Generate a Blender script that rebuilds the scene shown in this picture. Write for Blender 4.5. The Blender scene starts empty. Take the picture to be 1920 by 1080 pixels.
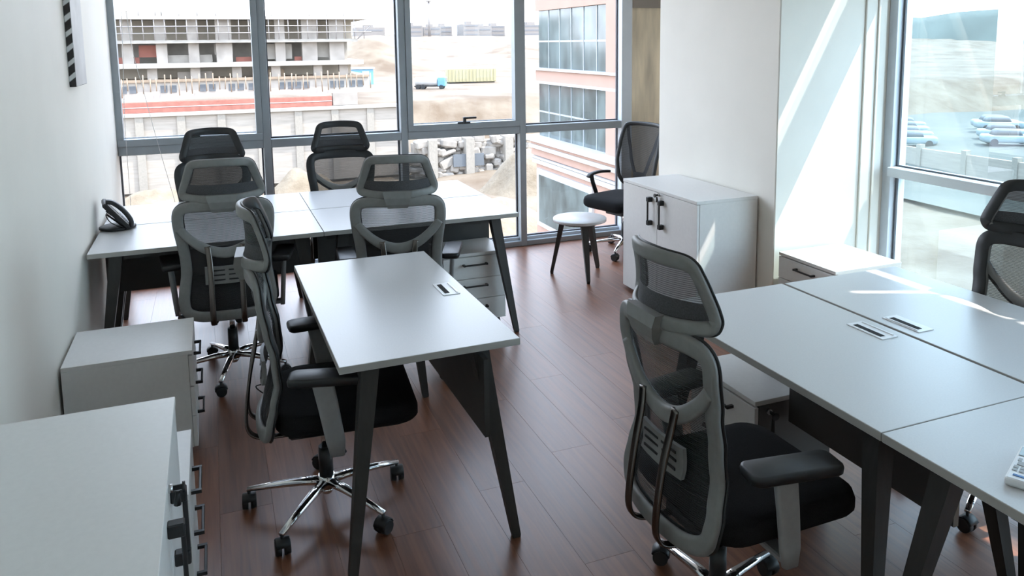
import bpy, bmesh, math, random
from mathutils import Vector, Matrix, Quaternion, noise as mnoise

random.seed(7)
scene = bpy.context.scene
col = scene.collection
PI = math.pi

# ------------------------------------------------------------------ camera
cam_d = bpy.data.cameras.new('camera')
cam_d.sensor_width = 36.0
cam_d.sensor_fit = 'HORIZONTAL'
cam_d.lens = 1473.556 / 1920 * 36.0
cam_d.shift_x = (960 - 986.533) / 1920
cam_d.shift_y = (271.549 - 540) / 1920
cam_d.clip_end = 5000
cam_d.clip_start = 0.05
cam = bpy.data.objects.new('camera', cam_d)
col.objects.link(cam)
_y, _p, _r = math.radians(21.853), math.radians(-7.417), math.radians(-0.649)
_fw = Vector((math.sin(_y) * math.cos(_p), math.cos(_y) * math.cos(_p), math.sin(_p)))
_rt = Vector((math.cos(_y), -math.sin(_y), 0))
_up = _rt.cross(_fw)
_rt2 = math.cos(_r) * _rt + math.sin(_r) * _up
_up2 = -math.sin(_r) * _rt + math.cos(_r) * _up
_m = Matrix((_rt2, _up2, -_fw)).transposed().to_4x4()
_m.translation = Vector((0.6173, -1.2282, 1.7716))
cam.matrix_world = _m
scene.camera = cam

# ------------------------------------------------------------------ light
SUN_DIR = Vector((-1.0, 0.44, -1.8)).normalized()
world = bpy.data.worlds.new('sky')
scene.world = world
world.use_nodes = True
wn, wl = world.node_tree.nodes, world.node_tree.links
wn.clear()
_out = wn.new('ShaderNodeOutputWorld')
_bg = wn.new('ShaderNodeBackground')
_tc = wn.new('ShaderNodeTexCoord')
_sx = wn.new('ShaderNodeSeparateXYZ')
_cr = wn.new('ShaderNodeValToRGB')
wl.new(_tc.outputs['Generated'], _sx.inputs[0])
wl.new(_sx.outputs['Z'], _cr.inputs[0])
wl.new(_cr.outputs[0], _bg.inputs[0])
wl.new(_bg.outputs[0], _out.inputs[0])
_e = _cr.color_ramp.elements
_e[0].position = 0.0
_e[0].color = (0.87, 0.94, 1.02, 1)
_e[1].position = 1.0
_e[1].color = (0.55, 0.72, 1.0, 1)
_q = _cr.color_ramp.elements.new(0.25)
_q.color = (0.77, 0.87, 1.02, 1)
_bg.inputs['Strength'].default_value = 2.25

sun_d = bpy.data.lights.new('sun', 'SUN')
sun_d.energy = 3.4
sun_d.angle = math.radians(0.53)
sun_d.color = (1.0, 0.93, 0.84)
sun = bpy.data.objects.new('sun', sun_d)
col.objects.link(sun)
sun.rotation_mode = 'QUATERNION'
sun.rotation_quaternion = SUN_DIR.to_track_quat('-Z', 'Y')
sun.location = (30, -15, 40)

vs = scene.view_settings
vs.view_transform = 'Standard'
vs.look = 'None'
vs.gamma = 1.0
vs.use_curve_mapping = False
vs.exposure = 1.62

# ------------------------------------------------------------------ materials
def base_mat(name):
    m = bpy.data.materials.new(name)
    m.use_nodes = True
    return m, m.node_tree.nodes, m.node_tree.links, m.node_tree.nodes['Principled BSDF']

def mat(name, c, rough=0.5, metal=0.0, var=0.05, scale=8.0, bump=0.0, spec=None, stretch=None, rvar=0.0):
    """procedural principled material: noise varies colour (and relief) around c"""
    m, n, l, b = base_mat(name)
    tc = n.new('ShaderNodeTexCoord')
    mp = n.new('ShaderNodeMapping')
    if stretch:
        mp.inputs['Scale'].default_value = stretch
    no = n.new('ShaderNodeTexNoise')
    no.inputs['Scale'].default_value = scale
    no.inputs['Detail'].default_value = 4
    rp = n.new('ShaderNodeValToRGB')
    rp.color_ramp.elements[0].position = 0.3
    rp.color_ramp.elements[1].position = 0.7
    rp.color_ramp.elements[0].color = tuple(max(0, x * (1 - var)) for x in c) + (1,)
    rp.color_ramp.elements[1].color = tuple(min(1, x * (1 + var)) for x in c) + (1,)
    l.new(tc.outputs['Object'], mp.inputs[0])
    l.new(mp.outputs[0], no.inputs['Vector'])
    l.new(no.outputs['Fac'], rp.inputs[0])
    l.new(rp.outputs[0], b.inputs['Base Color'])
    b.inputs['Roughness'].default_value = rough
    b.inputs['Metallic'].default_value = metal
    if spec is not None:
        b.inputs['Specular IOR Level'].default_value = spec
    if rvar:
        mr = n.new('ShaderNodeMapRange')
        mr.inputs['To Min'].default_value = rough - rvar
        mr.inputs['To Max'].default_value = rough + rvar
        l.new(no.outputs['Fac'], mr.inputs[0])
        l.new(mr.outputs[0], b.inputs['Roughness'])
    if bump:
        bp = n.new('ShaderNodeBump')
        bp.inputs['Strength'].default_value = bump
        bp.inputs['Distance'].default_value = 0.01
        l.new(no.outputs['Fac'], bp.inputs['Height'])
        l.new(bp.outputs[0], b.inputs['Normal'])
    return m

def glass_mat(name, tint, ior=1.45):
    m = bpy.data.materials.new(name)
    m.use_nodes = True
    n, l = m.node_tree.nodes, m.node_tree.links
    n.clear()
    o = n.new('ShaderNodeOutputMaterial')
    mx = n.new('ShaderNodeMixShader')
    tr = n.new('ShaderNodeBsdfTransparent')
    gl = n.new('ShaderNodeBsdfGlossy')
    fr = n.new('ShaderNodeFresnel')
    no = n.new('ShaderNodeTexNoise')
    rp = n.new('ShaderNodeMapRange')
    no.inputs['Scale'].default_value = 2.0
    rp.inputs['To Min'].default_value = 0.0
    rp.inputs['To Max'].default_value = 0.01
    l.new(no.outputs['Fac'], rp.inputs[0])
    l.new(rp.outputs[0], gl.inputs['Roughness'])
    fr.inputs['IOR'].default_value = ior
    tr.inputs['Color'].default_value = tint + (1,)
    gl.inputs['Color'].default_value = (0.95, 0.97, 1, 1)
    ge = n.new('ShaderNodeNewGeometry')
    iv = n.new('ShaderNodeMath')
    iv.operation = 'SUBTRACT'
    iv.inputs[0].default_value = 1.0
    l.new(ge.outputs['Backfacing'], iv.inputs[1])
    ff = n.new('ShaderNodeMath')
    ff.operation = 'MULTIPLY'
    l.new(fr.outputs[0], ff.inputs[0])
    l.new(iv.outputs[0], ff.inputs[1])
    l.new(ff.outputs[0], mx.inputs[0])
    l.new(tr.outputs[0], mx.inputs[1])
    l.new(gl.outputs[0], mx.inputs[2])
    l.new(mx.outputs[0], o.inputs[0])
    return m

def mesh_fabric(name, c, opac):
    """woven see-through net"""
    m = bpy.data.materials.new(name)
    m.use_nodes = True
    n, l = m.node_tree.nodes, m.node_tree.links
    n.clear()
    o = n.new('ShaderNodeOutputMaterial')
    mx = n.new('ShaderNodeMixShader')
    tr = n.new('ShaderNodeBsdfTransparent')
    df = n.new('ShaderNodeBsdfPrincipled')
    df.inputs['Base Color'].default_value = c + (1,)
    df.inputs['Roughness'].default_value = 0.7
    tc = n.new('ShaderNodeTexCoord')
    wv = n.new('ShaderNodeTexWave')
    wv.wave_type = 'BANDS'
    wv.bands_direction = 'Z'
    wv.inputs['Scale'].default_value = 55
    wv.inputs['Distortion'].default_value = 1.0
    wv.inputs['Detail'].default_value = 1.0
    mr = n.new('ShaderNodeMapRange')
    mr.inputs['To Min'].default_value = opac - 0.10
    mr.inputs['To Max'].default_value = opac + 0.10
    l.new(tc.outputs['Object'], wv.inputs['Vector'])
    l.new(wv.outputs['Fac'], mr.inputs[0])
    l.new(mr.outputs[0], mx.inputs[0])
    l.new(tr.outputs[0], mx.inputs[1])
    l.new(df.outputs[0], mx.inputs[2])
    l.new(mx.outputs[0], o.inputs[0])
    return m

def wood_floor():
    m, n, l, b = base_mat('floor_wood')
    tc = n.new('ShaderNodeTexCoord')
    oi = n.new('ShaderNodeObjectInfo')
    mul = n.new('ShaderNodeVectorMath')
    mul.operation = 'SCALE'
    mul.inputs['Scale'].default_value = 40
    comb = n.new('ShaderNodeCombineXYZ')
    for k in range(3):
        l.new(oi.outputs['Random'], comb.inputs[k])
    l.new(comb.outputs[0], mul.inputs[0])
    add = n.new('ShaderNodeVectorMath')
    l.new(tc.outputs['Object'], add.inputs[0])
    l.new(mul.outputs[0], add.inputs[1])
    mp = n.new('ShaderNodeMapping')
    mp.inputs['Scale'].default_value = (16, 0.9, 1)
    l.new(add.outputs[0], mp.inputs[0])
    no = n.new('ShaderNodeTexNoise')
    no.inputs['Scale'].default_value = 3.0
    no.inputs['Detail'].default_value = 6
    no.inputs['Distortion'].default_value = 0.6
    l.new(mp.outputs[0], no.inputs['Vector'])
    rp = n.new('ShaderNodeValToRGB')
    e = rp.color_ramp.elements
    e[0].position, e[0].color = 0.25, (0.120, 0.044, 0.022, 1)
    e[1].position, e[1].color = 0.75, (0.250, 0.100, 0.052, 1)
    l.new(no.outputs['Fac'], rp.inputs[0])
    hs = n.new('ShaderNodeHueSaturation')
    mr = n.new('ShaderNodeMapRange')
    mr.inputs['To Min'].default_value = 0.82
    mr.inputs['To Max'].default_value = 1.18
    l.new(oi.outputs['Random'], mr.inputs[0])
    l.new(mr.outputs[0], hs.inputs['Value'])
    l.new(rp.outputs[0], hs.inputs['Color'])
    l.new(hs.outputs[0], b.inputs['Base Color'])
    r2 = n.new('ShaderNodeMapRange')
    r2.inputs['To Min'].default_value = 0.34
    r2.inputs['To Max'].default_value = 0.42
    b.inputs['Specular IOR Level'].default_value = 0.65
    b.inputs['Coat Weight'].default_value = 0.15
    b.inputs['Coat Roughness'].default_value = 0.22
    l.new(no.outputs['Fac'], r2.inputs[0])
    l.new(r2.outputs[0], b.inputs['Roughness'])
    bp = n.new('ShaderNodeBump')
    bp.inputs['Strength'].default_value = 0.06
    bp.inputs['Distance'].default_value = 0.003
    l.new(no.outputs['Fac'], bp.inputs['Height'])
    l.new(bp.outputs[0], b.inputs['Normal'])
    return m

def stripe_print(name):
    """flat print: black ground with white diagonal streaks"""
    m, n, l, b = base_mat(name)
    tc = n.new('ShaderNodeTexCoord')
    mp = n.new('ShaderNodeMapping')
    mp.inputs['Rotation'].default_value = (0, math.radians(38), 0)
    wv = n.new('ShaderNodeTexWave')
    wv.bands_direction = 'Z'
    wv.inputs['Scale'].default_value = 5.5
    wv.inputs['Distortion'].default_value = 1.5
    rp = n.new('ShaderNodeValToRGB')
    rp.color_ramp.elements[0].position = 0.62
    rp.color_ramp.elements[0].color = (0.025, 0.022, 0.022, 1)
    rp.color_ramp.elements[1].position = 0.8
    rp.color_ramp.elements[1].color = (0.75, 0.75, 0.75, 1)
    l.new(tc.outputs['Object'], mp.inputs[0])
    l.new(mp.outputs[0], wv.inputs['Vector'])
    l.new(wv.outputs['Fac'], rp.inputs[0])
    l.new(rp.outputs[0], b.inputs['Base Color'])
    b.inputs['Roughness'].default_value = 0.5
    return m

def sand_mat(name, a, bcol, scale):
    m, n, l, b = base_mat(name)
    tc = n.new('ShaderNodeTexCoord')
    n1 = n.new('ShaderNodeTexNoise')
    n1.inputs['Scale'].default_value = scale
    n1.inputs['Detail'].default_value = 8
    n1.inputs['Roughness'].default_value = 0.65
    l.new(tc.outputs['Object'], n1.inputs['Vector'])
    rp = n.new('ShaderNodeValToRGB')
    rp.color_ramp.elements[0].position = 0.35
    rp.color_ramp.elements[0].color = a + (1,)
    rp.color_ramp.elements[1].position = 0.68
    rp.color_ramp.elements[1].color = bcol + (1,)
    l.new(n1.outputs['Fac'], rp.inputs[0])
    l.new(rp.outputs[0], b.inputs['Base Color'])
    b.inputs['Roughness'].default_value = 0.95
    bp = n.new('ShaderNodeBump')
    bp.inputs['Strength'].default_value = 0.5
    bp.inputs['Distance'].default_value = 0.5
    l.new(n1.outputs['Fac'], bp.inputs['Height'])
    l.new(bp.outputs[0], b.inputs['Normal'])
    return m

M = {}
M['wall'] = mat('wall_paint', (0.86, 0.83, 0.755), 0.55, var=0.02, scale=3, bump=0.02)
M['ceil'] = mat('ceiling_paint', (0.85, 0.85, 0.83), 0.8, var=0.02)
M['concrete'] = mat('raw_concrete', (0.80, 0.69, 0.52), 0.9, var=0.25, scale=3, bump=0.3, stretch=(3, 3, 0.5))
M['floor'] = wood_floor()
M['sub'] = mat('floor_base', (0.05, 0.03, 0.025), 0.8)
M['alu'] = mat('window_aluminium', (0.34, 0.375, 0.40), 0.42, 0.25, var=0.04)
M['alu_w'] = mat('white_aluminium', (0.66, 0.71, 0.77), 0.4, 0.1, var=0.03)
M['gasket'] = mat('glazing_gasket', (0.10, 0.105, 0.12), 0.6)
M['glass'] = glass_mat('clear_glass', (0.985, 0.99, 0.995), 1.35)
M['glass_t'] = glass_mat('tinted_glass', (0.82, 0.92, 0.945), 2.6)
M['lam'] = mat('white_laminate', (0.60, 0.60, 0.595), 0.33, var=0.03, scale=180)
M['lam_edge'] = mat('grey_edge_band', (0.40, 0.385, 0.355), 0.5, var=0.05)
M['lam_w'] = mat('white_board', (0.72, 0.71, 0.685), 0.4, var=0.02, scale=60)
M['leg'] = mat('charcoal_leg', (0.036, 0.034, 0.031), 0.5, var=0.15, scale=25, stretch=(3, 3, .4))
M['dkpanel'] = mat('charcoal_panel', (0.045, 0.043, 0.040), 0.55, var=0.1)
M['dkbody'] = mat('dark_grey_board', (0.10, 0.095, 0.09), 0.5, var=0.05)  # white unit's body, with the shade under the desk put into its colour
M['grey'] = mat('grey_plastic', (0.215, 0.215, 0.207), 0.45, var=0.06, scale=40)
M['grey_lt'] = mat('pale_grey_plastic', (0.33, 0.33, 0.325), 0.45, var=0.05, scale=40)
M['black'] = mat('black_plastic', (0.016, 0.017, 0.018), 0.45, var=0.1)
M['fabric'] = mat('black_fabric', (0.012, 0.0125, 0.0135), 0.95, var=0.3, scale=300, bump=0.15, spec=0.2)
M['chrome'] = mat('chrome', (0.78, 0.78, 0.79), 0.10, 1.0, var=0.02)
M['bar'] = mat('bar_chrome', (0.16, 0.145, 0.135), 0.22, 1.0, var=0.05)
M['net'] = mesh_fabric('back_net', (0.018, 0.0185, 0.021), 0.80)
M['net_lt'] = mesh_fabric('open_net', (0.016, 0.0165, 0.017), 0.80)
M['padgrey'] = mat('headrest_fabric', (0.06, 0.06, 0.064), 0.8, var=0.3, scale=250)
M['grom'] = mat('white_plastic', (0.86, 0.87, 0.88), 0.35, var=0.02)
M['brush'] = mat('brush_strip', (0.01, 0.01, 0.01), 0.9)
M['steel'] = mat('brushed_steel', (0.6, 0.6, 0.6), 0.3, 1.0)
M['stripe'] = stripe_print('streaked_print')
M['print'] = mat('pale_print', (0.55, 0.55, 0.55), 0.5, var=0.25, scale=3)
M['lcd'] = mat('display', (0.32, 0.40, 0.42), 0.2, var=0.05)
M['btn'] = mat('grey_button', (0.42, 0.43, 0.44), 0.5)
M['btnb'] = mat('blue_button', (0.10, 0.25, 0.55), 0.5)
M['cord'] = mat('white_cord', (0.75, 0.75, 0.74), 0.6)
# outdoors
M['sand'] = sand_mat('sand', (0.082, 0.054, 0.031), (0.175, 0.145, 0.108), 0.14)
M['sand2'] = sand_mat('pale_sand', (0.125, 0.095, 0.062), (0.20, 0.165, 0.12), 0.5)
M['conc'] = mat('site_concrete', (0.30, 0.275, 0.24), 0.9, var=0.15, scale=0.8)
M['concd'] = mat('dark_site_concrete', (0.29, 0.258, 0.225), 0.9, var=0.2, scale=0.8)
M['blockw'] = mat('pale_blockwork', (0.36, 0.33, 0.29), 0.9, var=0.12, scale=1.5)
M['cream'] = mat('cream_render', (0.48, 0.42, 0.34), 0.9, var=0.1, scale=1)
M['redbrick'] = mat('red_band', (0.290, 0.112, 0.084), 0.9, var=0.15, scale=2)
M['timber'] = mat('formwork_timber', (0.270, 0.205, 0.146), 0.9, var=0.2, scale=2)
M['pole'] = mat('scaffold_steel', (0.30, 0.28, 0.27), 0.6, 0.4)
M['panelw'] = mat('retaining_panel', (0.30, 0.265, 0.225), 0.95, var=0.14, scale=1.2, stretch=(0.5, 0.5, 5))
M['post'] = mat('retaining_post', (0.255, 0.23, 0.195), 0.95, var=0.1)
M['pink'] = mat('pink_render', (0.36, 0.232, 0.182), 0.85, var=0.05, scale=2)
M['whitetrim'] = mat('white_trim', (0.408, 0.398, 0.388), 0.6)
M['tower_glass'] = mat('facade_glass', (0.09, 0.115, 0.115), 0.10, 0.0, var=0.5, scale=0.9, spec=0.55, stretch=(1, 1.6, 0.8))
M['winDark'] = mat('opening_dark', (0.10, 0.11, 0.12), 0.5)
M['city'] = mat('far_render', (0.20, 0.18, 0.165), 0.9, var=0.08, scale=0.05)
M['cityd'] = mat('far_window', (0.14, 0.14, 0.145), 0.6)
M['blue'] = mat('blue_paint', (0.12, 0.28, 0.42), 0.4)
M['yellow'] = mat('yellow_paint', (0.30, 0.265, 0.15), 0.6)
M['tyre'] = mat('tyre_rubber', (0.03, 0.03, 0.03), 0.9)
M['stone'] = mat('rubble_stone', (0.25, 0.225, 0.195), 0.95, var=0.25, scale=1.5)
M['tarmac'] = mat('tarmac', (0.180, 0.168, 0.156), 0.9, var=0.1, scale=.2)
M['hill'] = mat('scrub_hill', (0.075, 0.09, 0.08), 0.95, var=0.3, scale=0.02)

# ------------------------------------------------------------------ helpers
def link(o, parent=None):
    col.objects.link(o)
    if parent is not None:
        o.parent = parent
    return o

def tag(o, label=None, cat=None, group=None, kind=None):
    if label: o['label'] = label
    if cat: o['category'] = cat
    if group: o['group'] = group
    if kind: o['kind'] = kind
    return o

def thing(name, label, cat, loc=(0, 0, 0), rz=0.0, group=None):
    o = bpy.data.objects.new(name, None)
    o.empty_display_size = 0.1
    link(o)
    o.location = loc
    o.rotation_euler = (0, 0, rz)
    return tag(o, label, cat, group)

class MB:
    """collects shapes for one mesh"""
    def __init__(s):
        s.v, s.f, s.smooth = [], [], []
    def add(s, v, f, smooth=False):
        k = len(s.v)
        s.v += [tuple(p) for p in v]
        s.f += [tuple(i + k for i in q) for q in f]
        s.smooth += [smooth] * len(f)
        return s
    def box(s, x0, x1, y0, y1, z0, z1, bevel=0.0, rot=None, seg=1):
        if bevel <= 0:
            v = [(x, y, z) for x in (x0, x1) for y in (y0, y1) for z in (z0, z1)]
            f = [(0, 1, 3, 2), (4, 6, 7, 5), (0, 4, 5, 1), (2, 3, 7, 6), (0, 2, 6, 4), (1, 5, 7, 3)]
        else:
            bm = bmesh.new()
            bmesh.ops.create_cube(bm, size=1)
            for q in bm.verts:
                q.co = Vector(((x0 + x1) / 2 + q.co.x * (x1 - x0), (y0 + y1) / 2 + q.co.y * (y1 - y0), (z0 + z1) / 2 + q.co.z * (z1 - z0)))
            bmesh.ops.bevel(bm, geom=list(bm.edges), offset=bevel, segments=seg, affect='EDGES', profile=0.5)
            bm.verts.index_update()
            v = [tuple(q.co) for q in bm.verts]
            f = [tuple(q.index for q in fc.verts) for fc in bm.faces]
            bm.free()
        if rot is not None:
            v = [tuple(rot @ Vector(p)) for p in v]
        return s.add(v, f)
    def cyl(s, p0, p1, r0, r1=None, n=14, caps=True, smooth=True):
        p0, p1 = Vector(p0), Vector(p1)
        r1 = r0 if r1 is None else r1
        d = (p1 - p0).normalized()
        a = d.orthogonal().normalized()
        b = d.cross(a)
        v = []
        for p, r in ((p0, r0), (p1, r1)):
            for i in range(n):
                t = 2 * PI * i / n
                v.append(p + a * (r * math.cos(t)) + b * (r * math.sin(t)))
        s.add(v, [(i, (i + 1) % n, n + (i + 1) % n, n + i) for i in range(n)], smooth)
        if caps:
            k = len(s.v) - 2 * n
            s.f += [tuple(k + i for i in range(n))[::-1], tuple(k + n + i for i in range(n))]
            s.smooth += [False, False]
        return s
    def lathe(s, prof, c=(0, 0, 0), n=20):
        v, f = [], []
        for r, z in prof:
            for i in range(n):
                t = 2 * PI * i / n
                v.append((c[0] + r * math.cos(t), c[1] + r * math.sin(t), c[2] + z))
        for j in range(len(prof) - 1):
            for i in range(n):
                f.append((j * n + i, j * n + (i + 1) % n, (j + 1) * n + (i + 1) % n, (j + 1) * n + i))
        f.append(tuple(range(n))[::-1])
        f.append(tuple((len(prof) - 1) * n + i for i in range(n)))
        return s.add(v, f, True)
    def loft(s, rings, closed_caps=True, smooth=True):
        n = len(rings[0])
        v = [p for r in rings for p in r]
        f = []
        for j in range(len(rings) - 1):
            for i in range(n):
                f.append((j * n + i, j * n + (i + 1) % n, (j + 1) * n + (i + 1) % n, (j + 1) * n + i))
        if closed_caps:
            f.append(tuple(range(n))[::-1])
            f.append(tuple((len(rings) - 1) * n + i for i in range(n)))
        return s.add(v, f, smooth)
    def sweep(s, path, ups, prof, closed=False, scale=None):
        """prof: list of (side, up); ups: one vector or one per point"""
        path = [Vector(p) for p in path]
        n = len(path)
        rings = []
        for i, p in enumerate(path):
            if closed:
                t = path[(i + 1) % n] - path[i - 1]
            else:
                t = path[min(i + 1, n - 1)] - path[max(i - 1, 0)]
            t.normalize()
            u = Vector(ups[i]) if isinstance(ups, list) else Vector(ups)
            sd = t.cross(u).normalized()
            u = sd.cross(t).normalized()
            k = scale[i] if scale else 1.0
            rings.append([p + sd * (a * k) + u * (b * k) for a, b in prof])
        if closed:
            rings.append(rings[0])
            return s.loft(rings, False)
        return s.loft(rings, True)
    def grid(s, rows, smooth=True):
        nr, nc = len(rows), len(rows[0])
        v = [p for r in rows for p in r]
        f = [(j * nc + i, j * nc + i + 1, (j + 1) * nc + i + 1, (j + 1) * nc + i) for j in range(nr - 1) for i in range(nc - 1)]
        return s.add(v, f, smooth)
    def mesh(s, name, m):
        me = bpy.data.meshes.new(name)
        me.from_pydata([tuple(p) for p in s.v], [], s.f)
        if any(s.smooth):
            me.polygons.foreach_set('use_smooth', s.smooth)
        me.materials.append(m)
        me.update()
        return me
    def build(s, name, m, parent=None, loc=None):
        o = bpy.data.objects.new(name, s.mesh(name, m))
        link(o, parent)
        if loc: o.location = loc
        return o

def struct(o):
    o['kind'] = 'structure'
    return o

def boxo(name, b, m, parent=None, bevel=0.0, seg=1):
    return MB().box(*b, bevel=bevel, seg=seg).build(name, m, parent)

def copy_tree(o, parent=None):
    c = o.copy()
    col.objects.link(c)
    c.parent = parent
    for ch in list(o.children):
        copy_tree(ch, c)
    return c

def rrect(w, d, r, n=5, cx=0, cy=0):
    """rounded rectangle outline, ccw"""
    pts = []
    for sx, sy, a0 in ((1, 1, 0), (-1, 1, 90), (-1, -1, 180), (1, -1, 270)):
        for k in range(n + 1):
            a = math.radians(a0 + 90 * k / n)
            pts.append((cx + sx * (w / 2 - r) + r * math.cos(a), cy + sy * (d / 2 - r) + r * math.sin(a)))
    return pts

def pill(w, h, n=3):
    """profile rounded rectangle for sweeps"""
    r = min(w, h) * 0.49
    return rrect(w, h, r, n)

def catmull(pts, per=6, closed=False):
    P = [Vector(p) for p in pts]
    n = len(P)
    out = []
    segs = n if closed else n - 1
    for i in range(segs):
        p0 = P[(i - 1) % n] if closed else P[max(i - 1, 0)]
        p1, p2 = P[i % n], P[(i + 1) % n]
        p3 = P[(i + 2) % n] if closed else P[min(i + 2, n - 1)]
        for k in range(per):
            t = k / per
            out.append(0.5 * ((2 * p1) + (p2 - p0) * t + (2 * p0 - 5 * p1 + 4 * p2 - p3) * t * t + (3 * p1 - p0 - 3 * p2 + p3) * t ** 3))
    if not closed:
        out.append(P[-1])
    return out

# ------------------------------------------------------------------ room shell
XL, XR, YB, YN, YF2, XF1, ZC = -0.02, 4.64, 5.03, -4.2, 2.59, 3.785, 4.0
YC1 = 3.94          # far end of the column block
XNK = 5.35          # nook behind the column

floor_o = struct(MB().box(XL - .1, XR + .12, YN - .1, YB + .13, -0.15, -0.012).box(XR + .12, XNK + .1, YC1 - .1, YB + .13, -0.15, -0.012).build('floor', M['sub']))
PW, PL = 0.1925, 1.28
pm = MB().box(-PW / 2 + .0002, PW / 2 - .0002, -.5, .5, -0.012, 0, bevel=0.0004).mesh('plank', M['floor'])
x = XL + PW / 2
k = 0
while x < XNK:
    y = YN - (k * 0.437 % 1) * PL
    ylo = YN if x < XR else YC1
    while y < YB:
        a, b = max(y, ylo), min(y + PL, YB)
        if b - a > 0.03 and not (XF1 + .1 < x and a > YF2 and b < YC1):
            o = bpy.data.objects.new('plank', pm)
            link(o, floor_o)
            o.location = (x, (a + b) / 2, 0)
            o.scale = (1, b - a - 0.0004, 1)
        y += PL
    x += PW
    k += 1

struct(boxo('wall_left', (XL - .15, XL, YN - .1, YB + .13, 0, ZC), M['wall']))
struct(boxo('wall_near', (XL, XR + .15, YN - .15, YN, 0, ZC), M['wall']))
struct(MB().box(XL - .15, 4.08, YN - .15, YB + .13, 2.95, 3.05).box(4.08, XR + .14, YF2, YC1, 2.95, 3.05).box(4.08, XNK + .1, YC1, YB + .13, 2.95, 3.05).box(4.06, 4.08, YN - .15, YF2, 3.05, ZC).box(4.06, XR + .16, YN - .15, YF2 + .1, ZC, ZC + .1).build('ceiling', M['ceil']))  # out of view; recess beside the right window shaped to let the sun stripes through
struct(boxo('wall_column', (XF1, XR + .14, YF2, YC1, 0, ZC), M['wall'], bevel=0.006))
struct(boxo('wall_nook_side', (XR + .14, XNK + .1, YC1 - .12, YC1, 0, 3.05), M['wall']))
struct(boxo('wall_nook', (XNK, XNK + .1, YC1, YB + .13, 0, ZC), M['wall']))
struct(boxo('wall_concrete', (4.165, XNK, YB + .02, YB + .13, 0, 2.07), M['concrete']))
struct(boxo('trim_concrete_beam', (4.165, XNK, YB - .01, YB + .13, 2.07, ZC), M['concd']))
# profiled end of the column block beside the right window
struct(boxo('trim_column_end', (4.44, 4.60, YF2 - .012, YF2 - .0005, 0, ZC), M['wall'], bevel=0.004))
struct(boxo('trim_column_edge', (4.53, 4.60, YF2 - .022, YF2 - .0125, 0, ZC), M['wall'], bevel=0.004))

# ---- back window: three mullions, jambs, transom, two opening lights
mull = [1.0, 2.065, 3.10]
def window(n): 
    o = bpy.data.objects.new('window_%d' % n, None)
    link(o)
    o['kind'] = 'structure'
    return o
bays = [(XL, 0.972), (1.028, 2.037), (2.093, 3.072), (3.128, 4.06)]
ZT0, ZT1, ZW = 0.995, 1.06, ZC
w1 = window(1)
for mx in mull:
    MB().box(mx - .028, mx + .028, YB, YB + .12, 0.0, ZW, bevel=.003).build('mullion', M['alu'], w1)
boxo('jamb', (4.06, 4.165, YB - .005, YB + .12, 0.0, ZW), M['alu_w'], w1, bevel=.003)
for a, b in bays:
    boxo('transom', (a, b, YB + .003, YB + .12, ZT0, ZT1), M['alu'], w1, bevel=.003)
    boxo('bottom_rail', (a, b, YB + .003, YB + .12, 0.0, 0.045), M['alu'], w1, bevel=.003)
    boxo('sill', (a, b, YB + .05, YB + .12, 0.045, 0.07), M['alu_w'], w1)
    for z0, z1 in ((0.0701, ZT0), (ZT1, ZW)):
        for gx0, gx1 in ((a, a + .012), (b - .012, b)):
            boxo('gasket', (gx0, gx1, YB + .075, YB + .095, z0, z1), M['gasket'], w1)
        boxo('gasket', (a + .012, b - .012, YB + .075, YB + .095, z0, z0 + .012), M['gasket'], w1)
        boxo('pane', (a + .003, b - .003, YB + .081, YB + .089, z0 + .003, z1 - .003), M['glass'], w1)
for i in (0, 2):
    a, b = bays[i]
    fr = MB()
    fr.box(a, b, YB - .012, YB + .07, ZT1, ZT1 + .052, bevel=.003)
    fr.box(a, a + .045, YB - .012, YB + .07, ZT1 + .052, ZW)
    fr.box(b - .045, b, YB - .012, YB + .07, ZT1 + .052, ZW)
    s = fr.build('sash', M['alu'], w1)
    hx = 0.475 if i == 0 else 2.565
    h = MB().box(hx - .055, hx + .055, YB - .024, YB - .012, ZT1 + .046, ZT1 + .062, bevel=.003)
    h.box(hx - .012, hx + .012, YB - .048, YB - .02, ZT1 + .05, ZT1 + .105, bevel=.004)
    h.box(hx - .012, hx + .10, YB - .055, YB - .036, ZT1 + .088, ZT1 + .105, bevel=.005)
    h.build('handle', M['black'], s)
    bd = MB().box(a + .045, b - .045, YB + .071, YB + .075, ZT1 + .052, ZT1 + .060)
    bd.build('bead', M['alu_w'], s)

# ---- right window along x = 4.64
w2 = window(2)
RT0, RT1 = 0.895, 0.955
ymull = [2.555, 1.335, 0.085, -1.165, -2.415, -3.665]
for i, my in enumerate(ymull):
    MB().box(XR - .0, XR + .13, my - .03, my + .035, 0.0, 2.24, bevel=.003).build('mullion', M['alu_w'], w2)
for i in range(len(ymull) - 1):
    b, a = ymull[i] - .03, ymull[i + 1] + .035
    boxo('transom', (XR - .03, XR + .13, a, b, RT0, RT1), M['alu_w'], w2, bevel=.003)
    boxo('bottom_rail', (XR, XR + .13, a, b, 0.0, 0.06), M['alu_w'], w2, bevel=.003)
    for z0, z1 in ((0.06, RT0), (RT1, 2.24)):
        boxo('gasket', (XR + .045, XR + .06, b - .014, b, z0, z1), M['gasket'], w2)
        boxo('gasket', (XR + .045, XR + .06, a + .014, b - .014, z0, z0 + .010), M['gasket'], w2)
        boxo('pane', (XR + .062, XR + .072, a + .003, b - .003, z0 + .002, z1 - .002), M['glass_t'], w2)
    boxo('pane', (XR + .062, XR + .072, a - .03, b + .03, 2.632, 2.838), M['glass_t'], w2)
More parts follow.
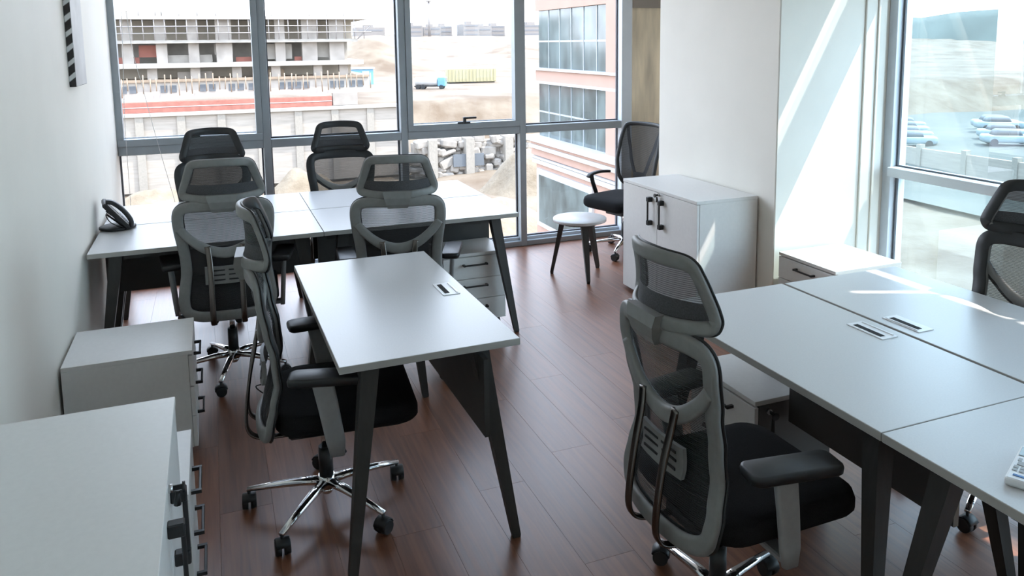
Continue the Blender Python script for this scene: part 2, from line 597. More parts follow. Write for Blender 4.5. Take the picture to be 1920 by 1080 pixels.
# unseen right window head: band, slot and gapped boarding shaped to cast the sun stripes
wr = MB().box(XR, XR + .05, -3.695, YF2 - .03, 2.24, 2.63)
wr.box(XR, XR + .13, YN, -3.696, 0, ZC)
ZS0, ZS1 = 3.126, 3.243
wr.box(XR, XR + .02, .79, YF2 - .03, 2.84, ZC)
wr.box(XR, XR + .02, -3.695, .79, 2.84, ZS0)
for a, b in ((0.77, 0.79), (0.371, 0.396), (0.046, 0.076), (-3.695, -0.40)):
    wr.box(XR, XR + .02, a, b, ZS0, ZS1)
wr.box(XR, XR + .02, -3.695, .405, ZS1, ZC)
wr.box(XR, XR + .02, .438, .79, ZS1, ZC)
wr.box(XR, XR + .02, .405, .438, 3.92, ZC)
struct(wr.build('wall_right', M['wall']))

# ------------------------------------------------------------------ desks
ZD, TD = 0.75, 0.025
LEGM = {}
def leg_mesh(sx, sy):
    """tapered square leg, splayed outwards to the corner (sx, sy)"""
    key = (sx, sy)
    if key not in LEGM:
        rings = []
        for z, w, off in ((ZD - TD, .062, 0), (ZD - TD - .10, .058, .013), (.012, .030, .10), (0.0, .026, .101)):
            cx, cy = sx * off, sy * off
            rings.append([(cx + a * w / 2, cy + b * w / 2, z) for a, b in ((-1, -1), (-1, 1), (1, 1), (1, -1))])
        LEGM[key] = MB().loft(rings, smooth=False).mesh('leg', M['leg'])
    return LEGM[key]

def desk(label, x0, x1, y0, y1, back, rz=0.0, grommet=True, group=None, panel=None):
    """back: side the sitter faces: '+x','-x','+y','-y' """
    cx, cy = (x0 + x1) / 2, (y0 + y1) / 2
    t = thing('desk', label, 'desk', (cx, cy, 0), rz, group)
    hx, hy = (x1 - x0) / 2, (y1 - y0) / 2
    top = MB().box(-hx, hx, -hy, hy, ZD - TD + .0015, ZD - .0008, bevel=.001).build('edge_band', M['lam_edge'], t)
    MB().box(-hx + .0012, hx - .0012, -hy + .0012, hy - .0012, ZD - TD, ZD, bevel=.0008).build('tabletop', M['lam'], t)
    for sx in (-1, 1):
        for sy in (-1, 1):
            o = bpy.data.objects.new('leg', leg_mesh(sx, sy))
            link(o, t)
            o.location = (sx * (hx - .12), sy * (hy - .12), 0)
    rails = MB()
    for s in (-1, 1):
        rails.box(s * (hx - .12) - .02, s * (hx - .12) + .02, -hy + .15, hy - .15, ZD - TD - .04, ZD - TD - .0005)
        rails.box(-hx + .15, hx - .15, s * (hy - .12) - .02, s * (hy - .12) + .02, ZD - TD - .04, ZD - TD - .0005)
    rails.build('under_frame', M['leg'], t)
    ax = 0 if back[1] == 'x' else 1
    sg = 1 if back[0] == '+' else -1
    pz0 = 0.40
    if panel:
        boxo('modesty_panel', (panel[0] - .009, panel[0] + .009, panel[1], panel[2], pz0, ZD - TD - .001), M['dkpanel'], t)
        boxo('panel_edge', (panel[0] - .0092, panel[0] + .0092, panel[1] - .0015, panel[1], pz0, ZD - TD - .001), M['lam_edge'], t)
    elif ax == 0:
        d = sg * (hx - .12)
        boxo('modesty_panel', (d - .009, d + .009, -hy + .02, hy - .02, pz0, ZD - TD - .041), M['dkpanel'], t)
    else:
        d = sg * (hy - .12)
        boxo('modesty_panel', (-hx + .02, hx - .02, d - .009, d + .009, pz0, ZD - TD - .041), M['dkpanel'], t)
    if grommet:
        gw, gl = .036, .082
        d = sg * ((hx if ax == 0 else hy) - .0765)
        def gb(a0, a1, b0, b1, z0, z1, bev=0):
            if ax == 0: return (d + a0, d + a1, b0, b1, z0, z1)
            return (b0, b1, d + a0, d + a1, z0, z1)
        g = MB().box(*gb(-gw, gw, -gl, gl, ZD, ZD + .003), bevel=.001).build('cable_flap', M['grom'], t)
        i0, i1 = (-.024, -.004) if sg > 0 else (-.022, 0.002)
        boxo('brush_slot', gb(i0, i1, -.062, .062, ZD + .003, ZD + .0042), M['brush'], g)
        e0 = (.024, .030) if sg > 0 else (-.030, -.026)
        boxo('flap_lip', gb(e0[0], e0[1], -.07, .07, ZD + .003, ZD + .006), M['grom'], g)
    return t

G4b, G4r = 'desks joined under the back window', 'desks joined by the right window'
BL, BF, LB, WB = 0.0, 3.118, 1.154, 0.634
e = .0015
desk('white desk with the desk telephone on its back corner, by the left wall and window', BL, BL + LB - e, BF + WB + .004, BF + 2 * WB, '-y', group=G4b, grommet=False)
desk('back right desk of the four joined under the window, its top empty', BL + LB + e, BL + 2 * LB, BF + WB + .004, BF + 2 * WB, '-y', group=G4b, grommet=False)
desk('front left desk of the four joined under the window, touching the left wall', BL, BL + LB - e, BF, BF + WB - .004, '+y', group=G4b, grommet=False)
desk('front right desk of the four joined under the window, drawer unit below it', BL + LB + e, BL + 2 * LB, BF, BF + WB - .004, '+y', group=G4b, grommet=False)
FL, FN, LF, WF = 0.945, 1.221, 1.274, 0.624
desk('single white desk standing alone in mid room with charcoal splayed legs', FL - .005, FL + WF - .005, FN, FN + LF, '+x', rz=math.radians(.576))
AL, AS, LA, WA = 2.192, 0.228, 1.128, 0.625
desk('white desk with empty top and cable flap in front of the near right chair', AL, AL + WA - .007, AS + e, AS + LA, '+x', group=G4r, panel=(0.0, -.553, .130))
desk('sun striped white desk nearest the right window', AL + WA + .007, AL + 2 * WA, AS + e, AS + LA, '-x', group=G4r)
desk('white desk with the remote control on it, lower right corner of the picture', AL, AL + WA - .007, AS - LA, AS - e, '+x', group=G4r)
desk('white desk cut off by the right edge of the picture, beyond the remote control', AL + WA + .007, AL + 2 * WA, AS - LA, AS - e, '-x', group=G4r)

# ------------------------------------------------------------------ drawer units and cupboards
def caster_mesh(m, r=.022):
    b = MB()
    for s in (-1, 1):
        b.cyl((s * .004, 0, r), (s * .018, 0, r), r, n=14)
    b.cyl((0, .008, r), (0, .008, 2 * r + .012), .006, n=8)
    b.box(-.014, .014, -.012, .016, r * 1.7, r * 2.15, bevel=.003)
    return b.mesh('caster', m)
CAST_S = caster_mesh(M['black'])

def lock_key(parent, x, y, z):
    """lock barrel on a front facing -y with key and fob hanging"""
    b = MB().cyl((x, y, z), (x, y - .010, z), .010, n=12).build('lock', M['steel'], parent)
    k = MB().box(x - .0015, x + .0015, y - .034, y - .010, z - .006, z + .006)
    k.cyl((x, y - .036, z - .002), (x, y - .030, z - .002), .013, n=12)
    k.cyl((x + .004, y - .020, z - .010), (x + .004, y - .017, z - .045), .0045, .0085, n=8)
    k.build('key', M['black'], b)

def pedestal(label, cx, cy, rz, w=.40, d=.46, lock=True, h=.49, body='lam_w'):
    """drawer unit; front faces local -y"""
    t = thing('drawer_unit', label, 'drawer unit', (cx, cy, 0), rz, 'drawer units')
    boxo('body', (-w / 2, w / 2, -d / 2 + .018, d / 2, .055, h - .0185), M[body], t, bevel=.001)
    boxo('top_board', (-w / 2, w / 2, -d / 2, d / 2, h - .018, h), M['lam_w'], t, bevel=.001)
    zs = [.057, .198, .330, h - .021]
    for i in range(3):
        dr = boxo('drawer', (-w / 2 + .001, w / 2 - .001, -d / 2, -d / 2 + .0165, zs[i], zs[i + 1] - .004), M['lam_w'], t, bevel=.001)
        zc = (zs[i] + zs[i + 1]) / 2 + .02
        hb = MB().box(-.075, .075, -d / 2 - .030, -d / 2 - .021, zc - .005, zc + .005, bevel=.002)
        for s in (-1, 1):
            hb.box(s * .072 - .006, s * .072 + .006, -d / 2 - .03, -d / 2, zc - .0055, zc + .0055)
        hb.build('handle', M['black'], dr)
    if lock:
        lock_key(t, w / 2 - .05, -d / 2, h - .05)
    for sx in (-1, 1):
        for sy in (-1, 1):
            o = bpy.data.objects.new('caster', CAST_S)
            link(o, t)
            o.location = (sx * (w / 2 - .045), sy * (d / 2 - .05), 0)
    return t

R90 = PI / 2
pedestal('white drawer unit against the left wall in front of the telephone desk', XL + .012 + .245, 2.50, R90, w=.44, d=.49, lock=False)
pedestal('low white drawer unit against the left wall beside the big near cabinet', XL + .012 + .255, 1.315, R90, w=.42, d=.49, lock=False)
pedestal('drawer unit with black bar handles under the right end of the window desks', 2.07, 3.27 + .17, 0, w=.40, d=.34, lock=False)
pedestal('sunlit white drawer unit in the corner between the column and the right window', 3.79 + .245, 2.31, -R90, w=.47, d=.49, lock=False, h=.485)
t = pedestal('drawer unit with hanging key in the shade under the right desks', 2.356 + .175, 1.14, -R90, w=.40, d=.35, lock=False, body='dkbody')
lk = MB().cyl((.20, -.115, .445), (.21, -.115, .445), .010, n=12).build('lock', M['steel'], t)
k_ = MB().box(.21, .235, -.117, -.113, .439, .451).cyl((.236, -.115, .442), (.242, -.115, .442), .014, n=12)
k_.cyl((.222, -.11, .43), (.220, -.11, .375), .005, .009, n=8)
k_.build('key', M['black'], lk)

def cupboard(label, cx, cy, rz, w, d, h=.80):
    """two door cupboard; front faces local -y"""
    t = thing('cupboard', label, 'cupboard', (cx, cy, 0), rz, 'two door cupboards')
    boxo('carcass', (-w / 2, w / 2, -d / 2 + .020, d / 2, .02, h - .0205), M['lam_w'], t, bevel=.001)
    boxo('top_board', (-w / 2, w / 2, -d / 2 - .002, d / 2, h - .02, h), M['lam_w'], t, bevel=.0012)
    boxo('plinth', (-w / 2 + .01, w / 2 - .01, -d / 2 + .03, d / 2 - .01, 0, .02), M['dkpanel'], t)
    for s in (-1, 1):
        a, b = (.0015, w / 2 - .001) if s > 0 else (-w / 2 + .001, -.0015)
        dr = boxo('door', (a, b, -d / 2, -d / 2 + .018, .022, h - .023), M['lam_w'], t, bevel=.001)
        hx = s * .072
        hb = MB().box(hx - .006, hx + .006, -d / 2 - .036, -d / 2 - .026, .545, .735, bevel=.002)
        for z in (.56, .72):
            hb.box(hx - .014, hx + .014, -d / 2 - .036, -d / 2, z - .016, z + .016, bevel=.003)
        hb.build('handle', M['black'], dr)
    lock_key(t, .022, -d / 2, .765)
    return t
cupboard('white two door cupboard with black handles against the white column', 3.324 + .2245, 2.738 + .46, -R90, .92, .449)
cupboard('big white cupboard top filling the lower left corner by the left wall', XL + .012 + .245, .165 + .46, R90, .915, .475)

# ------------------------------------------------------------------ round stool table
st = thing('round_stool', 'small round white topped stool on three dark splayed legs', 'stool', (3.165, 4.05, 0))
MB().lathe([(.190, .424), (.203, .428), (.203, .446), (.200, .449)], n=40).build('stool_top', M['lam'], st)
SF = [(2.984, 4.168), (3.125, 3.824), (3.375, 4.165)]
for fx, fy in SF:
    d = Vector((fx - 3.165, fy - 4.05, 0))
    u = d.normalized()
    tn = Vector((-u.y, u.x, 0))
    rings = []
    for z, rr, w, th in ((.424, .13, .060, .040), (.38, .14, .052, .036), (.02, d.length, .026, .024), (.0, d.length, .02, .02)):
        c = u * rr + Vector((0, 0, z))
        rings.append([c + u * (a * th / 2) + tn * (b * w / 2) for a, b in ((-1, -1), (1, -1), (1, 1), (-1, 1))])
    MB().loft(rings, smooth=False).build('leg', M['leg'], st)
MB().cyl((0, 0, .405), (0, 0, .424), .14, n=24).build('top_mount', M['leg'], st)

# ------------------------------------------------------------------ swivel chairs
def lerp_tab(tab, z):
    if z <= tab[0][0]: return tab[0][1]
    for (a, va), (b, vb) in zip(tab, tab[1:]):
        if z <= b:
            t = (z - a) / (b - a)
            t = t * t * (3 - 2 * t) * .5 + t * .5
            return va + (vb - va) * t
    return tab[-1][1]
YPROF = [(.39, -.232), (.46, -.225), (.52, -.210), (.60, -.188), (.70, -.195), (.80, -.220), (.90, -.240), (1.0, -.245)]
def bsurf(x, z, off=0.0):
    return Vector((x, lerp_tab(YPROF, z) + .045 * (abs(x) / .23) ** 2 + off, z))
def hsurf(x, z, off=0.0):
    yc = -.268 + .020 * math.cos((z - 1.10) / .10 * 1.2)
    return Vector((x, yc + .10 * (abs(x) / .2) ** 2.2 + off, z))
OUT = [(0, .975), (.09, .975), (.165, .972), (.203, .955), (.216, .915), (.212, .84), (.202, .77), (.195, .70), (.194, .62), (.205, .54), (.211, .475), (.196, .424), (.14, .402), (.06, .400), (0, .400)]
def halfwidth(tab, z):
    zs = [(q[1], q[0]) for q in reversed(tab)]
    best = 0
    for (a, va), (b, vb) in zip(zs, zs[1:]):
        if a <= z <= b and b > a:
            best = max(best, va + (vb - va) * (z - a) / (b - a))
    return best
def loop_pts(half, surf, off, per=5):
    c2 = [(x, z) for x, z in half] + [(-x, z) for x, z in reversed(half[1:-1])]
    pts = catmull([(x, 0, z) for x, z in c2], per, True)
    return [surf(p.x, p.z, off) for p in pts]

def star_base(t):
    sb = MB().cyl((0, 0, .085), (0, 0, .135), .034, .030, n=18)
    sb.cyl((0, 0, .06), (0, 0, .085), .018, .034, n=18)
    for i in range(5):
        a = 2 * PI * i / 5 + PI / 2
        u = Vector((math.cos(a), math.sin(a), 0))
        path = [u * r + Vector((0, 0, z)) for r, z in ((.02, .108), (.10, .106), (.20, .094), (.305, .078))]
        sb.sweep(path, (0, 0, 1), pill(.036, .026), scale=[1.15, 1.05, .85, .62])
    s = sb.build('star_base', M['chrome'], t)
    for i in range(5):
        a = 2 * PI * i / 5 + PI / 2
        o = bpy.data.objects.new('caster', CAST_C)
        link(o, s)
        o.location = (math.cos(a) * .300, math.sin(a) * .300, 0)
        o.rotation_euler = (0, 0, a + random.uniform(-1, 1))
    return s
def chair_caster():
    b = MB()
    r = .028
    for s in (-1, 1):
        b.cyl((s * .005, 0, r), (s * .026, 0, r), r, r * .9, n=18)
    pts = [(0, r * 1.05 * math.cos(q), r + r * 1.12 * math.sin(q)) for q in [math.radians(d) for d in range(20, 171, 25)]]
    b.sweep(pts, (1, 0, 0), pill(.006, .05, 1))
    b.cyl((0, 0, r * 1.6), (0, 0, .078), .0065, n=10)
    return b.mesh('caster', M['black'])
CAST_C = chair_caster()

def seat_part(t, w=.50, d=.505, cy=.082, z0=.405, z1=.492):
    def ring(k, z, dz=0):
        o = rrect(w * k, d * k, .07 * k + .015, 6)
        return [(x, y + cy, z - .012 * max(0, (y / (d / 2))) ** 3 + dz) for x, y in o]
    H = z1 - z0
    b = MB().loft([ring(.90, z0), ring(.965, z0 + .012), ring(1, z0 + .3 * H), ring(1, z0 + .62 * H), ring(.975, z0 + .85 * H), ring(.92, z0 + .96 * H), ring(.75, z1), ring(.4, z1 - .004)])
    b.build('seat', M['fabric'], t)
    s = MB().loft([[(x, y + cy, .385) for x, y in rrect(w * .72, d * .72, .08, 5)], [(x, y + cy, .4045) for x, y in rrect(w * .9, d * .9, .1, 5)]])
    s.build('seat_shell', M['black'], t)
    MB().box(-.10, .10, -.13, .13, .335, .3845, bevel=.01).build('tilt_mechanism', M['black'], t)
    g = MB().cyl((0, 0, .135), (0, 0, .25), .027, .025, n=16).build('gas_lift', M['black'], t)
    MB().cyl((0, 0, .25), (0, 0, .335), .014, n=14).build('lift_rod', M['chrome'], g)
    MB().cyl((.10, .03, .36), (.27, .06, .355), .006, n=8).build('tilt_lever', M['black'], t)

def make_chair(label):
    t = thing('office_chair', label, 'chair')
    # backrest frame with its smile shaped cross bar
    loop = loop_pts(OUT, bsurf, 0)
    b = MB().sweep(loop, [Vector((0, -1, 0))] * len(loop), pill(.054, .024), closed=True)
    smile = catmull([(-.212, 0, .862), (-.165, 0, .805), (-.09, 0, .748), (0, 0, .722), (.09, 0, .748), (.165, 0, .805), (.212, 0, .862)], 5)
    sp = [bsurf(p.x, p.z, -.004) for p in smile]
    sc = [.85 + .3 * (1 - abs(p.x) / .207) for p in sp]
    b.sweep(sp, (0, -1, 0), pill(.050, .026), scale=sc)
    bf = b.build('back_frame', M['grey'], t)
    tr = loop_pts(OUT, bsurf, .014)
    MB().sweep(tr, [Vector((0, -1, 0))] * len(tr), pill(.059, .008, 1), closed=True).build('frame_trim', M['black'], bf)
    rows = []
    for i in range(15):
        z = .41 + (.968 - .41) * i / 14
        hw = max(halfwidth(OUT, z), .12) - .004
        rows.append([bsurf(hw * (2 * j / 12 - 1), z, .006) for j in range(13)])
    MB().grid(rows).build('back_net', M['net'], t)
    # lumbar pad
    rows = [[bsurf(x, z, -.012) for x in [(-.105 + .21 * j / 8) for j in range(9)]] for z in (.565, .59, .62, .655)]
    rows2 = [[p + Vector((0, -.012, 0)) for p in r] for r in rows]
    lb = MB().grid(rows).grid(rows2)
    for rr, r2 in ((rows[0], rows2[0]), (rows[-1], rows2[-1])):
        lb.grid([rr, r2])
    lb.grid([[r[0] for r in rows], [r[0] for r in rows2]]).grid([[r[-1] for r in rows], [r[-1] for r in rows2]])
    lo = lb.build('lumbar_pad', M['grey'], t)
    for z in (.585, .61, .635):
        for s in (-1, 1):
            c = bsurf(s * .045, z, -.026)
            boxo('slot', (c.x - .036, c.x + .036, c.y - .001, c.y + .002, z - .0035, z + .0035), M['black'], lo)
    # bent bars carrying the back
    for s in (-1, 1):
        path = catmull([(s * .085, -.218, .765), (s * .078, -.228, .70), (s * .074, -.250, .60), (s * .074, -.268, .48), (s * .074, -.270, .40), (s * .074, -.240, .362), (s * .07, -.17, .352), (s * .065, -.06, .352)], 5)
        ups = []
        for i in range(len(path)):
            tg = path[min(i + 1, len(path) - 1)] - path[max(i - 1, 0)]
            ups.append(Vector((1, 0, 0)).cross(tg))
        MB().sweep(path, ups, pill(.029, .012)).build('back_bar', M['bar'], t)
    # headrest
    HO = [(0, 1.196), (.07, 1.194), (.118, 1.190), (.140, 1.178), (.150, 1.155), (.166, 1.105), (.182, 1.058), (.186, 1.036), (.174, 1.020), (.12, 1.014), (.06, 1.013), (0, 1.013)]
    hl = loop_pts(HO, hsurf, 0)
    hf = MB().sweep(hl, [Vector((0, -1, 0))] * len(hl), pill(.042, .020), closed=True)
    ho = hf.build('headrest_frame', M['grey'], t)
    htr = loop_pts(HO, hsurf, .011)
    MB().sweep(htr, [Vector((0, -1, 0))] * len(htr), pill(.047, .007, 1), closed=True).build('headrest_trim', M['black'], ho)
    rows = []
    for i in range(9):
        z = 1.018 + (1.19 - 1.018) * i / 8
        hw = max(halfwidth(HO, z), .10) - .004
        rows.append([hsurf(hw * (2 * j / 12 - 1), z, .004) for j in range(13)])
    MB().grid(rows[3:]).build('headrest_net', M['net_lt'], t)
    MB().grid(rows[:4]).build('headrest_pad', M['padgrey'], t)
    br = MB()
    br.loft([[(sx * w, y, z) for sx, y in ((-1, y0), (1, y0), (1, y1), (-1, y1))] for z, w, y0, y1 in ((.945, .050, -.266, -.244), (.965, .056, -.278, -.246), (1.00, .066, -.286, -.25), (1.035, .074, -.280, -.252))], smooth=False)
    br.build('headrest_bracket', M['grey'], t)
    seat_part(t)
    # armrests
    for s in (-1, 1):
        rings = []
        for z, y_, x_, w_ in ((.345, .035, .268, .050), (.40, .030, .272, .066), (.52, .012, .280, .070), (.615, -.004, .285, .074), (.626, -.005, .285, .074)):
            rings.append([(s * x_ + a_, y_ + b_, z) for a_, b_ in rrect(.024, w_, .010, 3)])
        ab = MB().loft(rings)
        ab.box(min(s * .12, s * .275), max(s * .12, s * .275), .01, .06, .352, .372, bevel=.004)
        a = ab.build('armrest', M['grey_lt'], t)
        rot = Matrix.Translation((s * .285, .015, 0)) @ Matrix.Rotation(-s * math.radians(9), 4, 'Z')
        rings = []
        for z, k in ((.624, .88), (.630, .98), (.645, 1), (.652, .97), (.655, .88)):
            rings.append([tuple(rot @ Vector((x, y, z + .004 * math.cos(y * 9)))) for x, y in rrect((.098 - .12 * (0)) * k, .27 * (k * .5 + .5), .022, 5)])
        MB().loft(rings).build('arm_pad', M['black'], a)
    star_base(t)
    return t

def place(root, x, y, rz, label, base_rot=0.0, first=False, arms=None):
    o = root if first else copy_tree(root)
    o.location = (x, y, 0)
    o.rotation_euler = (0, 0, rz)
    o['label'] = label
    o['group'] = 'mesh back swivel chairs'
    for c in o.children:
        if c.name.startswith('star_base'):
            c.rotation_euler = (0, 0, base_rot)
    return o

D = math.radians
chair = make_chair('grey framed mesh swivel chair')
place(chair, .947, 1.698, -R90 - D(5), 'mesh swivel chair seen side on at the single desk in mid room', D(20.5), first=True)
place(chair, .655, 3.190, D(-3), 'mesh chair seen from behind at the front left of the window desks', D(25))
place(chair, 1.525, 2.90, D(-13), 'mesh chair seen from behind between the single desk and the window desks', D(10))
place(chair, .625, 4.30, PI + D(6), 'mesh chair on the window side of the telephone desk, mostly hidden by another chair', D(10))
place(chair, 1.465, 4.37, PI - D(3), 'dark mesh chair on the window side, backlit in front of the second window bay', D(40))
place(chair, 1.972, .615, -R90 + D(1), 'large grey mesh swivel chair nearest the camera at the right desks', D(20))
place(chair, 3.33, .775, R90, 'mesh chair on the right window side, cut off by the picture edge', D(118 - 90))

# ---- task chair without headrest in the far corner
def make_task_chair(label):
    t = thing('task_chair', label, 'chair')
    OT = [(0, 1.07), (.16, 1.066), (.205, 1.045), (.215, .99), (.222, .85), (.215, .72), (.185, .60), (.14, .555), (0, .545)]
    def sf(x, z, off=0):
        yc = lerp_tab([(.5, -.20), (.62, -.17), (.75, -.185), (.9, -.225), (1.08, -.275)], z)
        return Vector((x, yc + .05 * (abs(x) / .22) ** 2 + off, z))
    lp = loop_pts(OT, sf, 0)
    b = MB().sweep(lp, [Vector((0, -1, 0))] * len(lp), pill(.036, .026), closed=True)
    for s in (-1, 1):
        vp_ = catmull([(s * .195, 0, 1.05), (s * .14, 0, .88), (s * .085, 0, .72), (s * .04, 0, .62)], 6)
        b.sweep([sf(p.x, p.z, -.012) for p in vp_], (0, -1, 0), pill(.030, .020))
    b.sweep([sf(x, .635, -.012) for x in (-.06, 0, .06)], (0, -1, 0), pill(.06, .02))
    b.build('back_frame', M['black'], t)
    rows = []
    for i in range(13):
        z = .555 + (1.06 - .555) * i / 12
        hw = max(halfwidth(OT, z), .12) - .004
        rows.append([sf(hw * (2 * j / 12 - 1), z, .005) for j in range(13)])
    MB().grid(rows).build('back_net', M['net'], t)
    path = catmull([(0, -.215, .64), (0, -.235, .52), (0, -.215, .40), (0, -.13, .355), (0, -.05, .352)], 6)
    MB().sweep(path, [(Vector((1, 0, 0)).cross(path[min(i + 1, len(path) - 1)] - path[max(i - 1, 0)])) for i in range(len(path))], pill(.075, .022)).build('back_spine', M['black'], t)
    seat_part(t, w=.49, d=.48, cy=.05, z0=.405, z1=.497)
    for s in (-1, 1):
        path = catmull([(s * .20, .05, .38), (s * .262, .05, .40), (s * .275, .06, .47), (s * .275, .105, .58), (s * .275, .12, .645)], 5)
        a = MB().sweep(path, (0, -1, 0), pill(.022, .040)).build('armrest', M['black'], t)
        pp = catmull([(s * .275, .155, .625), (s * .275, .12, .650), (s * .275, .02, .660), (s * .275, -.09, .652)], 5)
        MB().sweep(pp, (0, 0, 1), pill(.05, .024)).build('arm_pad', M['black'], a)
    s_ = star_base(t)
    s_.rotation_euler = (0, 0, D(30))
    return t
tk = make_task_chair('black task chair without headrest in the far corner behind the cupboard')
tk.location = (3.80, 4.50, 0)
tk.rotation_euler = (0, 0, D(90 + 17))

# ------------------------------------------------------------------ small things
# desk telephone
ph = thing('telephone', 'black desk telephone on its stand on the window desk at the left wall', 'telephone', (.085, 3.70, ZD), D(8))
ph.scale = (1.12, 1.12, 1.12)
b = MB().lathe([(.070, 0), (.085, .004), (.085, .012), (.075, .016)], n=28)
b.build('base', M['black'], ph)
bp_ = Matrix.Translation((-.005, .0, .075)) @ Matrix.Rotation(D(52), 4, 'Y')
MB().box(-.085, .085, -.085, .085, -.012, .012, bevel=.007, rot=bp_).build('body', M['black'], ph)
MB().box(-.070, .01, -.02, .075, .012, .0145, bevel=.001, rot=bp_).build('display', M['lcd'], ph)
kp = MB()
for i in range(4):
    for j in range(3):
        kp.box(.022 + i * .014, .031 + i * .014, -.02 + j * .024, -.003 + j * .024, .012, .015, rot=bp_)
kp.build('keypad', M['btn'], ph)
hs = [(-.085, -.058, .014), (-.06, -.058, .034), (0, -.058, .042), (.06, -.058, .034), (.085, -.058, .014)]
MB().sweep([bp_ @ Vector(p) for p in catmull(hs, 4)], bp_.to_3x3() @ Vector((0, 0, 1)), pill(.045, .022)).build('handset', M['black'], ph)
for s in (-1, 1):
    MB().cyl((.03, s * .05, .012), (-.045, s * .05, .085), .005, n=8).build('stand_strut', M['black'], ph)
cp = [(.02, -.085, .02), (-.03, -.095, .05), (-.05, -.09, .09), (-.03, -.085, .11)]
MB().sweep(catmull(cp, 6), (0, 1, 0.2), pill(.005, .005, 1)).build('handset_cord', M['black'], ph)

# air conditioner remote
rm = thing('remote_control', 'white remote control with small display lying on the near right desk', 'remote control', (2.355, -.045, ZD), D(26))
MB().box(-.095, .095, -.026, .026, 0, .020, bevel=.006, seg=2).build('case', M['grom'], rm)
MB().box(.035, .085, -.020, .020, .0195, .0215, bevel=.0006).build('display', M['lcd'], rm)
for px_, py_, w_, h_, mm in ((.012, .012, .008, .004, 'btn'), (.012, -.012, .008, .004, 'btn'), (-.008, 0, .010, .014, 'btn'), (-.03, .013, .006, .005, 'btn'), (-.03, -.001, .006, .005, 'btn'), (-.03, -.014, .006, .005, 'btn'), (-.046, .013, .006, .005, 'btn'), (-.046, -.001, .006, .005, 'btn'), (-.046, -.014, .006, .005, 'btn'), (-.072, 0, .004, .012, 'btnb')):
    MB().box(px_ - w_, px_ + w_, py_ - h_, py_ + h_, .0195, .0218, bevel=.0005).build('button', M[mm], rm)

# canvas on the left wall
pc = thing('wall_canvas', 'streaked black and white canvas hanging high on the left wall', 'picture', (XL + .001, 3.19, 1.58))
boxo('canvas', (0, .028, 0, .36, 0, .60), M['stripe'], pc, bevel=.001)
boxo('front_print', (.028, .0295, .003, .357, .003, .597), M['print'], pc)

# blind cords at the left window
def cord(name, label, pts):
    tag(MB().sweep(catmull(pts, 5), (0.3, 1, 0), pill(.0035, .0035, 1)).build(name, M['cord']), label, 'cord', 'blind cords')
cord('blind_cord', 'thin white blind cord hanging straight beside the left wall', [(.085, YB - .04, ZC), (.075, YB - .04, 2.1), (.045, YB - .04, 1.3), (.04, YB - .04, .62)])
cord('blind_cord', 'thin white blind cord slanting away across the first window bay', [(.09, YB - .03, ZC), (.10, YB - .03, 2.1), (.188, YB - .03, 1.398), (.335, YB - .03, .62)])

# power cable loop on the floor behind the single desk chair
cb = [(.80, 2.52, .006), (.86, 2.62, .006), (.80, 2.72, .03), (.74, 2.66, .12), (.80, 2.56, .16), (.86, 2.62, .06), (.90, 2.75, .006), (1.1, 2.9, .006), (1.15, 3.2, .006), (1.15, 3.5, .006)]
tag(MB().sweep(catmull(cb, 6), (0.2, 0.3, 1), pill(.007, .007, 1)).build('power_cable', M['black']), 'loose black power cable looped on the floor behind the side on chair', 'cable')

# ================================================================== outdoors
def hz(x, y):
    """ground height: an excavated pit, a plateau beyond it, dunes rising to the city"""
    n1 = mnoise.noise(Vector((x * .03, y * .03, 1.3)))
    n2 = mnoise.noise(Vector((x * .12, y * .12, 4.1)))
    n3 = mnoise.noise(Vector((x * .4, y * .4, 7.7)))
    edge0 = 63.5 if x < 15 else 63 + min(1, (x - 15) / 4) * 6
    edge1 = 64.5 if x < 15 else edge0 + min(1, (x - 15) / 4) * 12
    t = max(0, min(1, (y - edge0 - n2 * (2.0 if x > 17 else 0)) / max(.5, edge1 - edge0)))
    t = t * t * (3 - 2 * t)
    pit = -8.9 + .5 * n2 + .12 * n3
    if y < 14: pit = -9.2
    plat = -4.05 + .15 * n2
    far = max(0, (y - 125) / 475)
    plat += 11.2 * min(1.2, far) + (2.6 * n1 + .6 * n2) * min(1, far * 6)
    plat += 6.5 * math.exp(-(((x - 29) / 9) ** 2 + ((y - 155) / 14) ** 2))
    plat += 3.0 * math.exp(-(((x - 88) / 26) ** 2 + ((y - 215) / 16) ** 2))
    z = pit * (1 - t) + plat * t
    if x > 45:
        k = min(1, (x - 45) / 60) * min(1, max(0, (70 - y) / 20))
        z += k * (2.5 + 1.5 * n1)
    return z
def terrain(xs, ys, m, name):
    rows = [[(x, y, hz(x, y)) for x in xs] for y in ys]
    return MB().grid(rows).build(name, m)
def steps(a, b, n, p=1.0):
    return [a + (b - a) * (i / n) ** p for i in range(n + 1)]
M['field'] = sand_mat('scrub_field', (0.055, 0.065, 0.058), (0.115, 0.112, 0.095), 0.05)
fg = terrain(steps(42, 70, 20)[:-1] + steps(70, 700, 30, 1.6), steps(-150, 72, 60), M['field'], 'ground_field')
fg.location.z = 0.25
struct(fg)
xs = steps(-120, -20, 14) [:-1] + steps(-20, 60, 110)[:-1] + steps(60, 900, 50, 1.8)
ys = steps(-200, 14, 12)[:-1] + steps(14, 130, 130)[:-1] + steps(130, 950, 60, 1.6)
g = terrain(xs, ys, M['sand'], 'ground')
struct(g)

